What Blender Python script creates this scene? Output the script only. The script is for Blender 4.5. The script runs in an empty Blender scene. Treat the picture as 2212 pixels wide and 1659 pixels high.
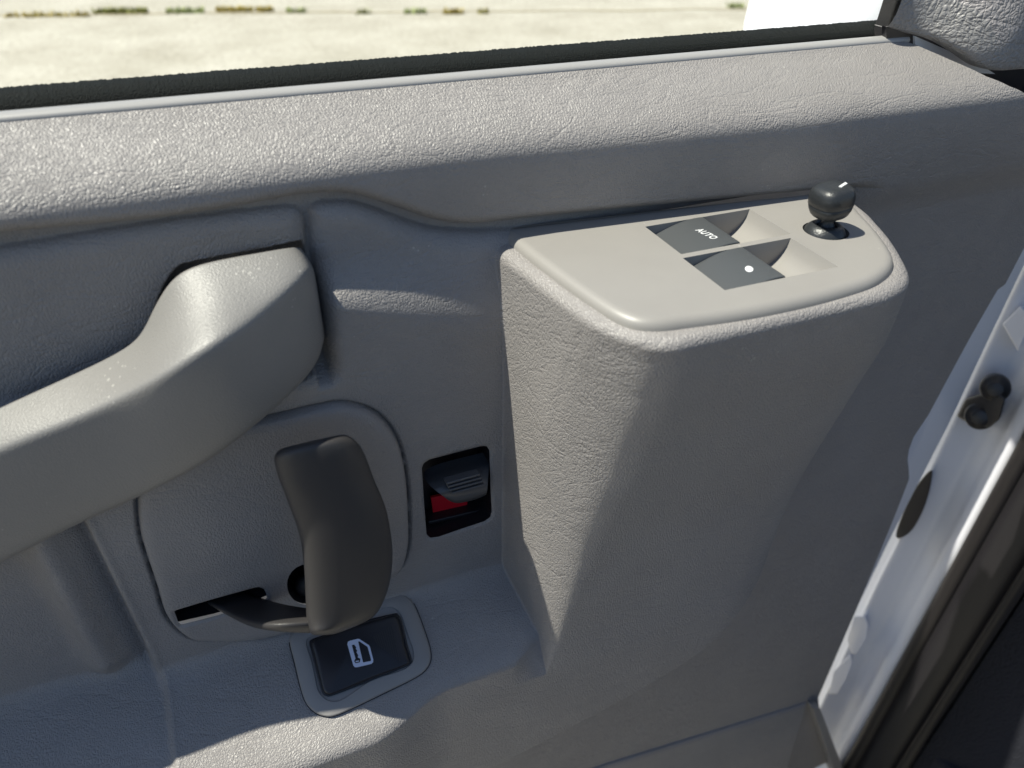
import bpy, bmesh, math, random
import numpy as np
from mathutils import Vector, Matrix
random.seed(4); np.random.seed(4)
S = bpy.context.scene
COL = S.collection

# ------------------------------------------------------------------ camera, world, sun
F = 1600.0; P = np.array([1106.0, 829.5])
Xc = np.array([4744, -1090, 1600.]); Xc /= np.linalg.norm(Xc)
Dn = np.array([-34, 2200, 1600.]); Dn /= np.linalg.norm(Dn)
Zc = -Dn; Zc -= Zc.dot(Xc)*Xc; Zc /= np.linalg.norm(Zc)
Yc = np.cross(Zc, Xc)
M3 = np.stack([Xc, Yc, Zc])            # camera(right, down, forward) -> world
CAM = np.array([0.0, -0.40, 1.40])

cam_d = bpy.data.cameras.new("camera"); cam = bpy.data.objects.new("camera", cam_d); COL.objects.link(cam)
R = Matrix([[M3[i, 0], -M3[i, 1], -M3[i, 2]] for i in range(3)])
cam.matrix_world = Matrix.Translation(Vector(CAM)) @ R.to_4x4()
cam_d.sensor_width = 36; cam_d.lens = 36*F/2212
cam_d.clip_start = 0.01; cam_d.clip_end = 2000
cam_d.dof.use_dof = True; cam_d.dof.focus_distance = 0.47; cam_d.dof.aperture_fstop = 7.5
S.camera = cam

SUN = Vector((-0.445, 0.128, 0.88)).normalized()
w = bpy.data.worlds.new("World"); S.world = w; w.use_nodes = True
wn = w.node_tree.nodes; wl = w.node_tree.links
sky = wn.new('ShaderNodeTexSky'); sky.sky_type = 'NISHITA'; sky.sun_disc = False
sky.sun_elevation = math.asin(SUN.z); sky.sun_rotation = math.atan2(SUN.x, SUN.y)
sky.air_density = 1.0; sky.dust_density = 0.6; sky.ozone_density = 1.5
wn['Background'].inputs['Strength'].default_value = 0.070
wl.new(sky.outputs[0], wn['Background'].inputs['Color'])
sd_ = bpy.data.lights.new("sun", 'SUN'); sd_.energy = 4.8; sd_.angle = math.radians(0.55); sd_.color = (1.0, 0.95, 0.85)
sun = bpy.data.objects.new("sun", sd_); COL.objects.link(sun); sun.rotation_mode = 'QUATERNION'
sun.rotation_quaternion = SUN.to_track_quat('Z', 'Y'); sun.location = (0, 0, 5)
S.view_settings.view_transform = 'Standard'; S.view_settings.look = 'None'
S.view_settings.exposure = 0.84; S.view_settings.gamma = 1.0
S.render.engine = 'CYCLES'
S.cycles.max_bounces = 8; S.cycles.transparent_max_bounces = 12

# ------------------------------------------------------------------ tracing helpers
def ray(u, v): return M3 @ np.array([u-P[0], v-P[1], F])/F
def aty(u, v, y):
    r = ray(u, v); return CAM + r*(y-CAM[1])/r[1]
def ath(u, v, h): return aty(u, v, -h)
def atz(u, v, z):
    r = ray(u, v); return CAM + r*(z-CAM[2])/r[2]
def atx(u, v, x):
    r = ray(u, v); return CAM + r*(x-CAM[0])/r[0]
def onplane(u, v, p0, n):
    r = ray(u, v); return CAM + r*(np.dot(np.array(p0)-CAM, n)/np.dot(r, n))
def xz(pts, h): 
    a = np.array([ath(u, v, h) for u, v in pts]); return a[:, [0, 2]]
def catmull(pts, n=8, closed=False):
    p = np.array(pts, float); N = len(p); out = []
    rng = range(N if closed else N-1)
    for i in rng:
        if closed: a, b, c, d = p[(i-1) % N], p[i], p[(i+1) % N], p[(i+2) % N]
        else: a, b, c, d = p[max(i-1, 0)], p[i], p[i+1], p[min(i+2, N-1)]
        for k in range(n):
            t = k/n
            out.append(0.5*((2*b)+(-a+c)*t+(2*a-5*b+4*c-d)*t*t+(-a+3*b-3*c+d)*t**3))
    if not closed: out.append(p[-1])
    return np.array(out)
def polysd(X, Z, poly):
    """signed distance to a closed polygon, negative inside"""
    poly = np.asarray(poly); N = len(poly)
    d2 = np.full(X.shape, 1e9); ins = np.zeros(X.shape, bool)
    for i in range(N):
        a = poly[i]; b = poly[(i+1) % N]; e = b-a
        wx = X-a[0]; wz = Z-a[1]; L = e.dot(e)+1e-18
        t = np.clip((wx*e[0]+wz*e[1])/L, 0, 1)
        d2 = np.minimum(d2, (wx-t*e[0])**2+(wz-t*e[1])**2)
        if a[1] != b[1]:
            c = ((a[1] > Z) != (b[1] > Z)) & (X < (b[0]-a[0])*(Z-a[1])/(b[1]-a[1])+a[0])
            ins ^= c
    d = np.sqrt(d2); return np.where(ins, -d, d)
def smax(a, b, k):
    h = np.clip(.5+.5*(a-b)/k, 0, 1); return b+(a-b)*h+k*h*(1-h)
def smin(a, b, k): return -smax(-a, -b, k)
def sstep(a, b, x):
    t = np.clip((x-a)/(b-a), 0, 1); return t*t*(3-2*t)
def rnd(t):
    t = np.clip(t, 0, 1); return np.sqrt(1-(1-t)**2)
def sinterp(x, xs, ys):
    """smooth (monotone-ish cubic) interpolation"""
    xs = np.array(xs, float); ys = np.array(ys, float)
    m = np.gradient(ys, xs); i = np.clip(np.searchsorted(xs, x)-1, 0, len(xs)-2)
    h = xs[i+1]-xs[i]; t = np.clip((x-xs[i])/h, 0, 1)
    return ((2*t**3-3*t**2+1)*ys[i]+(t**3-2*t**2+t)*h*m[i]+(-2*t**3+3*t**2)*ys[i+1]+(t**3-t**2)*h*m[i+1])

# ------------------------------------------------------------------ materials
def mat_base(name, col, rough, spec=0.5, coat=0.0):
    m = bpy.data.materials.new(name); m.use_nodes = True
    b = m.node_tree.nodes['Principled BSDF']
    b.inputs['Base Color'].default_value = (*col, 1); b.inputs['Roughness'].default_value = rough
    b.inputs['Specular IOR Level'].default_value = spec
    b.inputs['Coat Weight'].default_value = coat
    return m, b
def nd(m, t, **k):
    n = m.node_tree.nodes.new(t)
    for a, v in k.items():
        if a in n.inputs: n.inputs[a].default_value = v
        else: setattr(n, a, v)
    return n
def lk(m, a, b): m.node_tree.links.new(a, b)
def mth(m, op, a, b=None):
    n = m.node_tree.nodes.new('ShaderNodeMath'); n.operation = op
    for i, v in enumerate((a, b)):
        if v is None: continue
        if isinstance(v, (int, float)): n.inputs[i].default_value = v
        else: lk(m, v, n.inputs[i])
    return n.outputs[0]
def colour_wear(m, b, col, amt=0.06, scale=18):
    tc = nd(m, 'ShaderNodeTexCoord')
    n = nd(m, 'ShaderNodeTexNoise', Scale=scale, Detail=6.0, Roughness=0.6); lk(m, tc.outputs['Object'], n.inputs['Vector'])
    r = nd(m, 'ShaderNodeValToRGB'); lk(m, n.outputs[0], r.inputs[0])
    r.color_ramp.elements[0].position = 0.3; r.color_ramp.elements[1].position = 0.7
    r.color_ramp.elements[0].color = (*[c*(1-amt) for c in col], 1); r.color_ramp.elements[1].color = (*[c*(1+amt) for c in col], 1)
    # tiny dust specks
    d = nd(m, 'ShaderNodeTexVoronoi', Scale=260.0); lk(m, tc.outputs['Object'], d.inputs['Vector'])
    dn = nd(m, 'ShaderNodeTexNoise', Scale=37.0, Detail=2.0); lk(m, tc.outputs['Object'], dn.inputs['Vector'])
    thr = mth(m, 'MULTIPLY', mth(m, 'SUBTRACT', dn.outputs[0], 0.56), 1.1)
    spk = mth(m, 'LESS_THAN', d.outputs['Distance'], thr)
    mx = nd(m, 'ShaderNodeMix', data_type='RGBA'); lk(m, mth(m, 'MULTIPLY', spk, 0.45), mx.inputs[0]); lk(m, r.outputs[0], mx.inputs[6])
    mx.inputs[7].default_value = (0.5, 0.48, 0.44, 1)
    lk(m, mx.outputs[2], b.inputs['Base Color'])
    return tc
def vinyl(name, col, rough=0.42, strength=0.5, scale=620.0, dist=0.00075, spec=0.5):
    m, b = mat_base(name, col, rough, spec)
    tc = colour_wear(m, b, col, 0.05)
    # domain warp so wrinkles flow in changing directions
    n1 = nd(m, 'ShaderNodeTexNoise', Scale=22.0, Detail=2.0); lk(m, tc.outputs['Object'], n1.inputs['Vector'])
    n2 = nd(m, 'ShaderNodeTexNoise', Scale=160.0, Detail=3.0); lk(m, tc.outputs['Object'], n2.inputs['Vector'])
    v1 = nd(m, 'ShaderNodeVectorMath', operation='SCALE'); lk(m, n1.outputs['Color'], v1.inputs[0]); v1.inputs['Scale'].default_value = 0.016
    v2 = nd(m, 'ShaderNodeVectorMath', operation='SCALE'); lk(m, n2.outputs['Color'], v2.inputs[0]); v2.inputs['Scale'].default_value = 0.0032
    va = nd(m, 'ShaderNodeVectorMath', operation='ADD'); lk(m, v1.outputs[0], va.inputs[0]); lk(m, v2.outputs[0], va.inputs[1])
    vb = nd(m, 'ShaderNodeVectorMath', operation='ADD'); lk(m, tc.outputs['Object'], vb.inputs[0]); lk(m, va.outputs[0], vb.inputs[1])
    mp = nd(m, 'ShaderNodeMapping'); lk(m, vb.outputs[0], mp.inputs['Vector']); mp.inputs['Scale'].default_value = (1.0, 0.75, 0.5)
    mp2 = nd(m, 'ShaderNodeMapping'); lk(m, vb.outputs[0], mp2.inputs['Vector']); mp2.inputs['Scale'].default_value = (0.42, 0.75, 1.0)
    mp2.inputs['Rotation'].default_value = (0.2, 0.6, 0.3)
    va1 = nd(m, 'ShaderNodeTexVoronoi', feature='DISTANCE_TO_EDGE', Scale=scale); lk(m, mp.outputs[0], va1.inputs['Vector'])
    vb1 = nd(m, 'ShaderNodeTexVoronoi', feature='DISTANCE_TO_EDGE', Scale=scale*1.45); lk(m, mp2.outputs[0], vb1.inputs['Vector'])
    a = mth(m, 'MINIMUM', mth(m, 'MULTIPLY', va1.outputs[0], 3.2), 0.8)
    c = mth(m, 'MINIMUM', mth(m, 'MULTIPLY', vb1.outputs[0], 2.6), 0.7)
    fine = nd(m, 'ShaderNodeTexNoise', Scale=1500.0, Detail=3.0); lk(m, tc.outputs['Object'], fine.inputs['Vector'])
    amp = nd(m, 'ShaderNodeTexNoise', Scale=30.0, Detail=2.0); lk(m, tc.outputs['Object'], amp.inputs['Vector'])
    ampv = mth(m, 'ADD', mth(m, 'MULTIPLY', amp.outputs[0], 0.9), 0.5)
    cn = nd(m, 'ShaderNodeTexNoise', Scale=34.0, Detail=5.0, Distortion=0.6); cm = nd(m, 'ShaderNodeMapping'); cm.inputs['Scale'].default_value = (0.45, 1.0, 1.6)
    lk(m, tc.outputs['Object'], cm.inputs['Vector']); lk(m, cm.outputs[0], cn.inputs['Vector'])
    cr = mth(m, 'MINIMUM', mth(m, 'MULTIPLY', mth(m, 'ABSOLUTE', mth(m, 'SUBTRACT', cn.outputs[0], 0.5)), 26.0), 0.8)
    a = mth(m, 'ADD', a, cr)
    hsum = mth(m, 'ADD', mth(m, 'MULTIPLY', mth(m, 'ADD', a, mth(m, 'MULTIPLY', c, 0.65)), ampv), mth(m, 'MULTIPLY', fine.outputs[0], 0.35))
    bp = nd(m, 'ShaderNodeBump', Strength=strength, Distance=dist); lk(m, hsum, bp.inputs['Height']); lk(m, bp.outputs[0], b.inputs['Normal'])
    return m
def grained(name, col, rough, scale=1800.0, strength=0.25, dist=0.0004, spec=0.5, wear=0.04):
    m, b = mat_base(name, col, rough, spec)
    tc = colour_wear(m, b, col, wear) if wear else nd(m, 'ShaderNodeTexCoord')
    n = nd(m, 'ShaderNodeTexNoise', Scale=scale, Detail=3.0); lk(m, tc.outputs['Object'], n.inputs['Vector'])
    bp = nd(m, 'ShaderNodeBump', Strength=strength, Distance=dist); lk(m, n.outputs[0], bp.inputs['Height']); lk(m, bp.outputs[0], b.inputs['Normal'])
    return m
GREY = (0.268, 0.250, 0.240)
M = {}
M['vinyl'] = vinyl('grey_vinyl_skin', GREY)
M['vinyl_fine'] = vinyl('fine_grey_vinyl', GREY, 0.45, 0.4, 560.0, 0.0007)
M['vinyl_dark'] = vinyl('corner_vinyl', (0.26, 0.25, 0.245), 0.42, 0.6, 330.0, 0.0012)
M['handle'] = grained('handle_plastic', (0.205, 0.197, 0.188), 0.42, 1100, 0.55, 0.0005)
M['plate'] = grained('switch_panel_plastic', (0.265, 0.250, 0.232), 0.42, 2600, 0.16, 0.00025)
M['bezel'] = grained('bezel_plastic', (0.262, 0.248, 0.236), 0.42, 2200, 0.2, 0.0003)
M['charcoal'] = grained('charcoal_plastic', (0.043, 0.040, 0.040), 0.42, 2000, 0.45, 0.0004, spec=.35, wear=0)
M['switch'] = grained('dark_switch_plastic', (0.062, 0.066, 0.069), 0.40, 2600, 0.25, 0.0003, wear=0)
M['black'] = grained('black_plastic', (0.016, 0.015, 0.018), 0.35, 2600, 0.12, 0.0003, wear=0)
M['knob'] = grained('knob_rubber', (0.022, 0.024, 0.026), 0.36, 900, 0.35, 0.0006, wear=0)
M['slider'] = grained('slider_plastic', (0.075, 0.078, 0.084), 0.32, 2600, 0.12, 0.0003, wear=0)
M['bead'] = grained('pale_edge_strip', (0.33, 0.32, 0.31), 0.35, 2600, 0.1, 0.0002, wear=0)
M['felt'] = grained('black_flocked_seal', (0.006, 0.008, 0.008), 0.75, 1300, 0.9, 0.002, spec=.12, wear=0)
M['rubber'] = grained('black_rubber', (0.014, 0.012, 0.012), 0.55, 700, 0.2, 0.0006, wear=0)
M['red'] = mat_base('red_marker', (0.72, 0.010, 0.025), 0.4)[0]
M['white_print'] = mat_base('white_print', (0.62, 0.62, 0.62), 0.5)[0]
M['lilac_print'] = mat_base('pale_print', (0.62, 0.66, 0.80), 0.5)[0]
M['paint'] = mat_base('white_body_paint', (0.74, 0.75, 0.79), 0.42, 0.4, 0.1)[0]
M['trim_dark'] = grained('dark_sill_trim', (0.016, 0.015, 0.017), 0.5, 500, 0.3, 0.001, wear=0)
M['carpet'] = grained('dark_carpet', (0.02, 0.021, 0.03), 0.9, 300, 0.9, 0.004, wear=0)
M['bolt'] = grained('black_steel', (0.02, 0.018, 0.018), 0.4, 300, 0.3, 0.001, wear=0)

g = bpy.data.materials.new('window_glass'); g.use_nodes = True; M['glass'] = g
gn = g.node_tree.nodes; gl = g.node_tree.links; gn.remove(gn['Principled BSDF'])
tr = gn.new('ShaderNodeBsdfTransparent'); tr.inputs[0].default_value = (0.97, 0.985, 0.97, 1)
gg = gn.new('ShaderNodeBsdfGlossy'); gg.inputs['Roughness'].default_value = 0.0
lw = gn.new('ShaderNodeLayerWeight'); lw.inputs[0].default_value = .5
pw = mth(g, 'ADD', mth(g, 'MULTIPLY', mth(g, 'POWER', lw.outputs['Facing'], 5.0), 0.6), 0.012)
mxs = gn.new('ShaderNodeMixShader'); gl.new(pw, mxs.inputs[0]); gl.new(tr.outputs[0], mxs.inputs[1]); gl.new(gg.outputs[0], mxs.inputs[2])
gl.new(mxs.outputs[0], gn['Material Output'].inputs['Surface'])

# ------------------------------------------------------------------ mesh helpers
def thing(name, label, cat, loc, group=None):
    o = bpy.data.objects.new(name, None); COL.objects.link(o); o.location = loc; o.empty_display_size = .1
    o['label'] = label; o['category'] = cat
    if group: o['group'] = group
    return o
def wloc(o):
    v = Vector((0, 0, 0))
    while o: v += o.location; o = o.parent
    return v
def link(me, name, mat, parent, smooth=True):
    o = bpy.data.objects.new(name, me); COL.objects.link(o)
    if mat:
        me.materials.clear(); me.materials.append(M[mat] if isinstance(mat, str) else mat)
    if parent: o.parent = parent; o.location = -wloc(parent)
    if smooth: me.polygons.foreach_set('use_smooth', [True]*len(me.polygons))
    return o
def mesh(name, vs, fs, mat, parent, smooth=True, sharp=None):
    me = bpy.data.meshes.new(name); me.from_pydata([tuple(map(float, v)) for v in vs], [], fs); me.update()
    bm = bmesh.new(); bm.from_mesh(me); bmesh.ops.recalc_face_normals(bm, faces=bm.faces); bm.to_mesh(me); bm.free()
    o = link(me, name, mat, parent, smooth)
    if sharp is not None: me.set_sharp_from_angle(angle=math.radians(sharp))
    return o
def loft(sections, closed=True, cap=True):
    n = len(sections[0]); vs = [p for s in sections for p in s]; fs = []
    for i in range(len(sections)-1):
        for j in range(n if closed else n-1):
            a = i*n+j; b = i*n+(j+1) % n
            fs.append((a, b, b+n, a+n))
    if cap and closed: fs.append(tuple(range(n))[::-1]); fs.append(tuple(range((len(sections)-1)*n, len(sections)*n)))
    return vs, fs
def subsurf(o, lv=2):
    md = o.modifiers.new('s', 'SUBSURF'); md.levels = lv; md.render_levels = lv; return o
def bevel(o, wdt, seg=3, ang=30):
    md = o.modifiers.new('b', 'BEVEL'); md.width = wdt; md.segments = seg; md.limit_method = 'ANGLE'; md.angle_limit = math.radians(ang); return o
def prism(name, poly3, vec, mat, parent, bev=0, sharp=40, link_it=True):
    """polygon of 3D points extruded by vec"""
    n = len(poly3); vec = np.array(vec); vs = list(poly3)+[np.array(p)+vec for p in poly3]
    fs = [tuple(range(n))[::-1], tuple(range(n, 2*n))]+[(i, (i+1) % n, (i+1) % n+n, i+n) for i in range(n)]
    o = mesh(name, vs, fs, mat, parent, True, sharp)
    if bev: bevel(o, bev, 3)
    return o
def box(name, lo, hi, mat, parent, bev=0.0):
    x0, y0, z0 = lo; x1, y1, z1 = hi
    p = [(x0, y0, z0), (x1, y0, z0), (x1, y1, z0), (x0, y1, z0)]
    return prism(name, p, (0, 0, z1-z0), mat, parent, bev)
def bake(o):
    """apply modifiers without operators"""
    dg = bpy.context.evaluated_depsgraph_get(); dg.update()
    me = bpy.data.meshes.new_from_object(o.evaluated_get(dg)); o.modifiers.clear(); o.data = me
def cut(o, cutters):
    for c in cutters:
        md = o.modifiers.new('c', 'BOOLEAN'); md.object = c; md.operation = 'DIFFERENCE'; md.solver = 'EXACT'
    bpy.context.view_layer.update(); bake(o)
    for c in cutters: bpy.data.objects.remove(c)

# ================================================================== THE GROUND
def ground():
    m, b = mat_base('concrete_paving', (0.40, 0.375, 0.32), 0.85)
    tc = nd(m, 'ShaderNodeTexCoord')
    n = nd(m, 'ShaderNodeTexNoise', Scale=1.3, Detail=10.0, Roughness=0.65); lk(m, tc.outputs['Object'], n.inputs['Vector'])
    r = nd(m, 'ShaderNodeValToRGB'); lk(m, n.outputs[0], r.inputs[0])
    r.color_ramp.elements[0].position = .3; r.color_ramp.elements[1].position = .72
    r.color_ramp.elements[0].color = (.335, .31, .25, 1); r.color_ramp.elements[1].color = (.485, .46, .395, 1)
    n2 = nd(m, 'ShaderNodeTexNoise', Scale=22.0, Detail=5.0, Roughness=0.75); lk(m, tc.outputs['Object'], n2.inputs['Vector'])
    r2 = nd(m, 'ShaderNodeValToRGB'); lk(m, n2.outputs[0], r2.inputs[0])
    r2.color_ramp.elements[0].position = .35; r2.color_ramp.elements[1].position = .6
    r2.color_ramp.elements[0].color = (.66, .655, .64, 1); r2.color_ramp.elements[1].color = (1, 1, 1, 1)
    mx = nd(m, 'ShaderNodeMix', data_type='RGBA', blend_type='MULTIPLY'); mx.inputs[0].default_value = 1
    lk(m, r.outputs[0], mx.inputs[6]); lk(m, r2.outputs[0], mx.inputs[7]); lk(m, mx.outputs[2], b.inputs['Base Color'])
    bp = nd(m, 'ShaderNodeBump', Strength=0.5, Distance=0.01); lk(m, n2.outputs[0], bp.inputs['Height']); lk(m, bp.outputs[0], b.inputs['Normal'])
    o = mesh('ground', [(-200, -200, 0), (200, -200, 0), (200, 200, 0), (-200, 200, 0)], [(0, 1, 2, 3)], m, None); o['kind'] = 'structure'
ground()
jointA = atz(-100, 34, 0); jointB = atz(1150, 24, 0)
jd = (jointB-jointA); jd /= np.linalg.norm(jd); jn = np.array([-jd[1], jd[0], 0])
jp = []
for i in range(60):
    s = -2+i*0.35; o_ = 0.03*math.sin(i*1.7)+random.uniform(-.02, .02)
    jp.append((jointA+jd*s+jn*o_, 0.02+random.random()*.02))
vs = []; fs = []
for c, wd in jp: vs += [c+jn*wd+[0, 0, .004], c-jn*wd+[0, 0, .004]]
for i in range(len(jp)-1): fs.append((2*i, 2*i+1, 2*i+3, 2*i+2))
m_j = mat_base('dirt_joint', (0.30, 0.26, 0.17), 0.95)[0]
o = mesh('paving_joint', vs, fs, m_j, None); o['kind'] = 'structure'

# ================================================================== CAR DOOR
door = thing('open_van_door', 'open white van door with grey vinyl trim, pull handle, lock and window switches', 'car door', (0.2, 0.0, 0.2))

G1 = catmull([(-300, 535), (0, 500), (200, 482), (350, 468), (500, 446), (603, 427), (656, 418), (722, 415), (775, 421), (828, 437), (868, 450), (921, 469), (974, 481), (1027, 483), (1080, 478), (1152, 469), (1300, 452), (1500, 430), (1700, 409), (1850, 394), (2100, 372), (2400, 350)], 6)
G1w = xz(G1, 0.037)
def zg(x): return np.interp(x, G1w[:, 0], G1w[:, 1])
pad2 = catmull([(672, 463), (674, 457), (683, 450), (709, 443), (762, 443), (815, 458), (868, 479), (921, 495), (974, 503), (1027, 504), (1070, 503)], 5)
pad2 = list(xz(pad2, .042))+list(xz([(1300, 500), (1500, 1500), (690, 1500), (720, 900), (703, 780), (696, 720), (683, 596), (675, 516)], .045))
pad1 = catmull([(-400, 600), (0, 540), (200, 507), (400, 476), (575, 455), (630, 450), (650, 460), (660, 480), (663, 510)], 5)
pad1 = list(xz(pad1, .040))+list(xz([(668, 700), (690, 1000), (-700, 1500)], .040))
pocket = xz(catmull([(308, 748), (330, 682), (345, 640), (360, 609), (385, 578), (424, 565), (560, 540), (640, 524), (656, 530), (664, 562), (676, 640), (689, 720), (697, 750), (676, 780), (600, 800), (450, 790), (350, 790)], 4, True), .042)
bez_px = catmull([(480, 922), (540, 914), (600, 903), (680, 884), (740, 875), (800, 890), (838, 920), (865, 965), (880, 1030), (885, 1090), (887, 1160), (882, 1200), (870, 1230), (840, 1258), (760, 1320), (600, 1375), (520, 1388), (453, 1389), (413, 1385), (379, 1362), (354, 1328), (338, 1275), (318, 1215), (302, 1160), (296, 1100), (298, 1030), (310, 970), (380, 935)], 5, True)
bez = xz(bez_px, .060)
slot = xz([(376, 1318), (449, 1296), (550, 1268), (560, 1267), (570, 1271), (574, 1279), (577, 1291), (540, 1306), (469, 1328), (391, 1348), (385, 1343)], .060)
ballhole = xz([(663+44*math.cos(a), 1258+44*math.sin(a)) for a in np.linspace(0, 2*math.pi, 28, endpoint=False)], .060)
lockhole = [(917, 998), (925, 991), (1044, 964), (1055, 966), (1058, 976), (1064, 1112), (1061, 1120), (1048, 1130), (940, 1162), (927, 1162), (921, 1154), (911, 1010)]
lockhole = xz([(912, 1012), (916, 1002), (928, 994), (985, 979), (1040, 965), (1052, 965), (1058, 974), (1060, 1045), (1063, 1105), (1060, 1118), (1048, 1127), (1000, 1143), (948, 1161), (930, 1163), (922, 1156), (916, 1080)], .057)
bulkpoly = catmull(xz([(2030, 540), (1990, 720), (1905, 860), (1800, 1000), (1705, 1130), (1640, 1240), (1545, 1360), (1415, 1455), (1235, 1560), (1050, 1662), (700, 1850), (200, 2100)], .10), 5)
bulkpoly = [(bulkpoly[0][0], 1.30)]+list(bulkpoly)+[(-.6, .6), (-.6, 1.30)]
ZT = 1.2185; RIM = 0.0065
XR = (-0.0997, 1.09)
def ridge_x(z): return np.interp(z, [0.80, 0.86, 0.93, 0.96, 1.0, 1.09, 1.14], [-.118, -.112, -.103, -.1015, -.1015, -.103, -.104])

def wallh(X, Z):
    zgx = zg(X)
    hb = sinterp(Z, [0.3, 0.6, 0.9, 1.10, 1.18, 1.215, 1.235, 1.248, 1.258, 1.265, 1.271, 1.277, 1.284, 1.291, 1.2955, 1.2985, 1.3005],
                 [.030, .030, .032, .036, .040, .0440, .0472, .0486, .0492, .0491, .0478, .0432, .0335, .0205, .0115, .0060, .0015])
    hb = hb*np.where(Z > 1.19, 1+(np.interp(X, [-.3, .05, .15, .25, .34], [.97, .90, .91, 1.05, 1.14])-1)*sstep(1.19, 1.22, Z)*sstep(1.3005, 1.29, Z), 1)
    hc = 0.034+0*X
    hc = hc+(hb-hc)*np.maximum(sstep(.372, .42, X), 1-sstep(1.03, 1.15, Z))
    belt = hc+(hb-hc)*rnd((Z-zgx)/0.0075)
    # channel and pads
    d1 = -polysd(X, Z, pad1); p1 = .034+.0065*rnd(d1/.010)
    hw = np.interp(X, [.045, .13], [.0115, .034]); zc = np.interp(X, [.045, .13], [1.2145, 1.203])
    step = .0575-.0137*sstep(-1, 1, (Z-zc)/hw)-.0012*sstep(1.222, 1.24, Z)
    d2 = -polysd(X, Z, pad2); p2 = .034+(step-.034)*rnd(d2/.010)
    p1 = p1+(.0575-p1)*(1-sstep(1.155, 1.180, Z))
    ww = np.maximum(np.where(d1 > 0, p1, 0), np.where(d2 > 0, p2, 0)); ww = np.maximum(ww, .034)
    low = 1-sstep(1.155, 1.17, Z)
    ww = ww*(1-low)+.0575*low
    # pocket where the grab handle plugs in
    dp = polysd(X, Z, pocket); ww = np.minimum(ww, .018+.04*sstep(-.0015, .0008, dp)+.02*sstep(.0, .003, dp))
    # left of the ridge the panel steps back and bulges again
    rx = ridge_x(Z); st = sstep(-.006, .0005, X-rx)*1.0
    bul = .013*np.exp(-((X+.128)/.011)**2)*sstep(.955, .985, Z)
    left = .0445+bul
    ww2 = left+(ww-left)*st+.0010*np.exp(-((X-rx-.002)/.0022)**2)-.0015*np.exp(-((X-rx+.006)/.003)**2)
    ww = np.where(Z < 1.16, ww2, ww)
    ww = ww+(hb-ww)*(1-sstep(.82, .885, Z))
    # release bezel: groove, raised block
    db = polysd(X, Z, bez)
    ww = ww+np.where(db < 0, .0045*rnd(-db/.008), 0)-.0045*np.exp(-(db/.0010)**2)
    ds = polysd(X, Z, slot)
    blk = np.where((X < .02), sstep(1.115, 1.10, Z)*0+1, 0)
    # lock hole soft lip and finger scoop under it
    dl = polysd(X, Z, lockhole)
    ww = ww-.0012*sstep(.002, 0, dl)
    ww = np.where(ds < .002, ww-.0015*sstep(.002, 0, ds), ww)
    z_sel = Z > zgx
    out = np.where(z_sel, belt, ww)
    rt = X > .372
    return np.where(rt, belt*0+hc+(hb-hc)*np.where(z_sel, rnd((Z-zgx)/0.0075), 0)*1.0, out), dl, ds, db, z_sel

_pl = catmull([(.25, .1705), (.29, .1700), (.308, .1675), (.3240, .1605), (.3360, .1480), (.3480, .1260), (.3590, .1020), (.3670, .0800), (.3735, .0600), (.3780, .0330), (.379, .0)], 6)
PLX, PLH = np.r_[-1, _pl[:, 0], 1.0], np.r_[.1705, _pl[:, 1], 0]
def heightf(X, Z):
    wall, dl, ds, db, zs = wallh(X, Z)
    # concave floor of the recess, sloping out to the viewer
    zr = 0.963+0*X
    floor = .0575+(zr-Z)*2.15+0.0018*np.exp(-((X-ridge_x(Z)-.003)/.003)**2)-.0075*sstep(-.005, 0, -(X-ridge_x(Z)))
    cav = smax(wall, floor, .014)
    inset = RIM*(1-np.sqrt(1-np.clip((Z-(ZT-RIM))/RIM, 0, 1)**2))
    fx = .1375+0*Z
    flank = .054+(X-inset-fx)/.0150*.090
    flank = np.where(X < fx-.01, -1, flank)
    Hb = sinterp(Z, [.3, .5, .65, .80, .86, .90, .95, 1.03, 1.13, 1.20, 1.24], [.060, .075, .092, .112, .1165, .1185, .120, .1275, .149, .1655, .1705])
    Hb = Hb+.015*sstep(.075, .015, X)*sstep(.99, .93, Z)*sstep(.70, .90, Z)
    Rc = np.interp(Z, [.905, .94, 1.03, 1.12, 1.18, 1.205, 1.22], [.0, .014, .031, .041, .042, .038, .033])+1e-6
    xst = .1375+(Hb-Rc-.054)/6.0+.0005; t = np.clip((X-inset-xst)/Rc, 0, 1)
    Hb = Hb-Rc*(1-t)**2.5*sstep(.12, .1475, X)-inset
    sd = -polysd(X, Z, bulkpoly)-inset
    base = .032
    W = np.interp(Z, [.82, .95, 1.05, 1.15], [.020, .026, .040, .055]); prof = np.clip(1-(1-np.clip(sd/W, 0, 1))**2, 0, 1)**.6
    Xs = X+inset-np.interp(Z, [1.10, 1.17, 1.22], [.012, .010, 0])
    ptop = np.interp(Xs, PLX, PLH)/.1705-0*X
    Hb = Hb-0
    prof = np.minimum(prof, ptop)
    bulk = base*0+np.maximum(base, Hb*np.clip(prof, 0, 1))*1.0
    bulk = np.where(prof < .999, np.maximum(base, base+(Hb-base)*prof), Hb)
    bulk = np.where(Z > ZT, 0, bulk)
    cf = smax(cav, flank, .008)
    cf = np.where(X > .19, 9, cf)
    inner = smin(bulk, cf, .012)
    inner = np.where(X > .19, bulk, inner)
    h = np.maximum(wall, inner)
    return h, dl, ds, db, zs, cav, bulk

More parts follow.
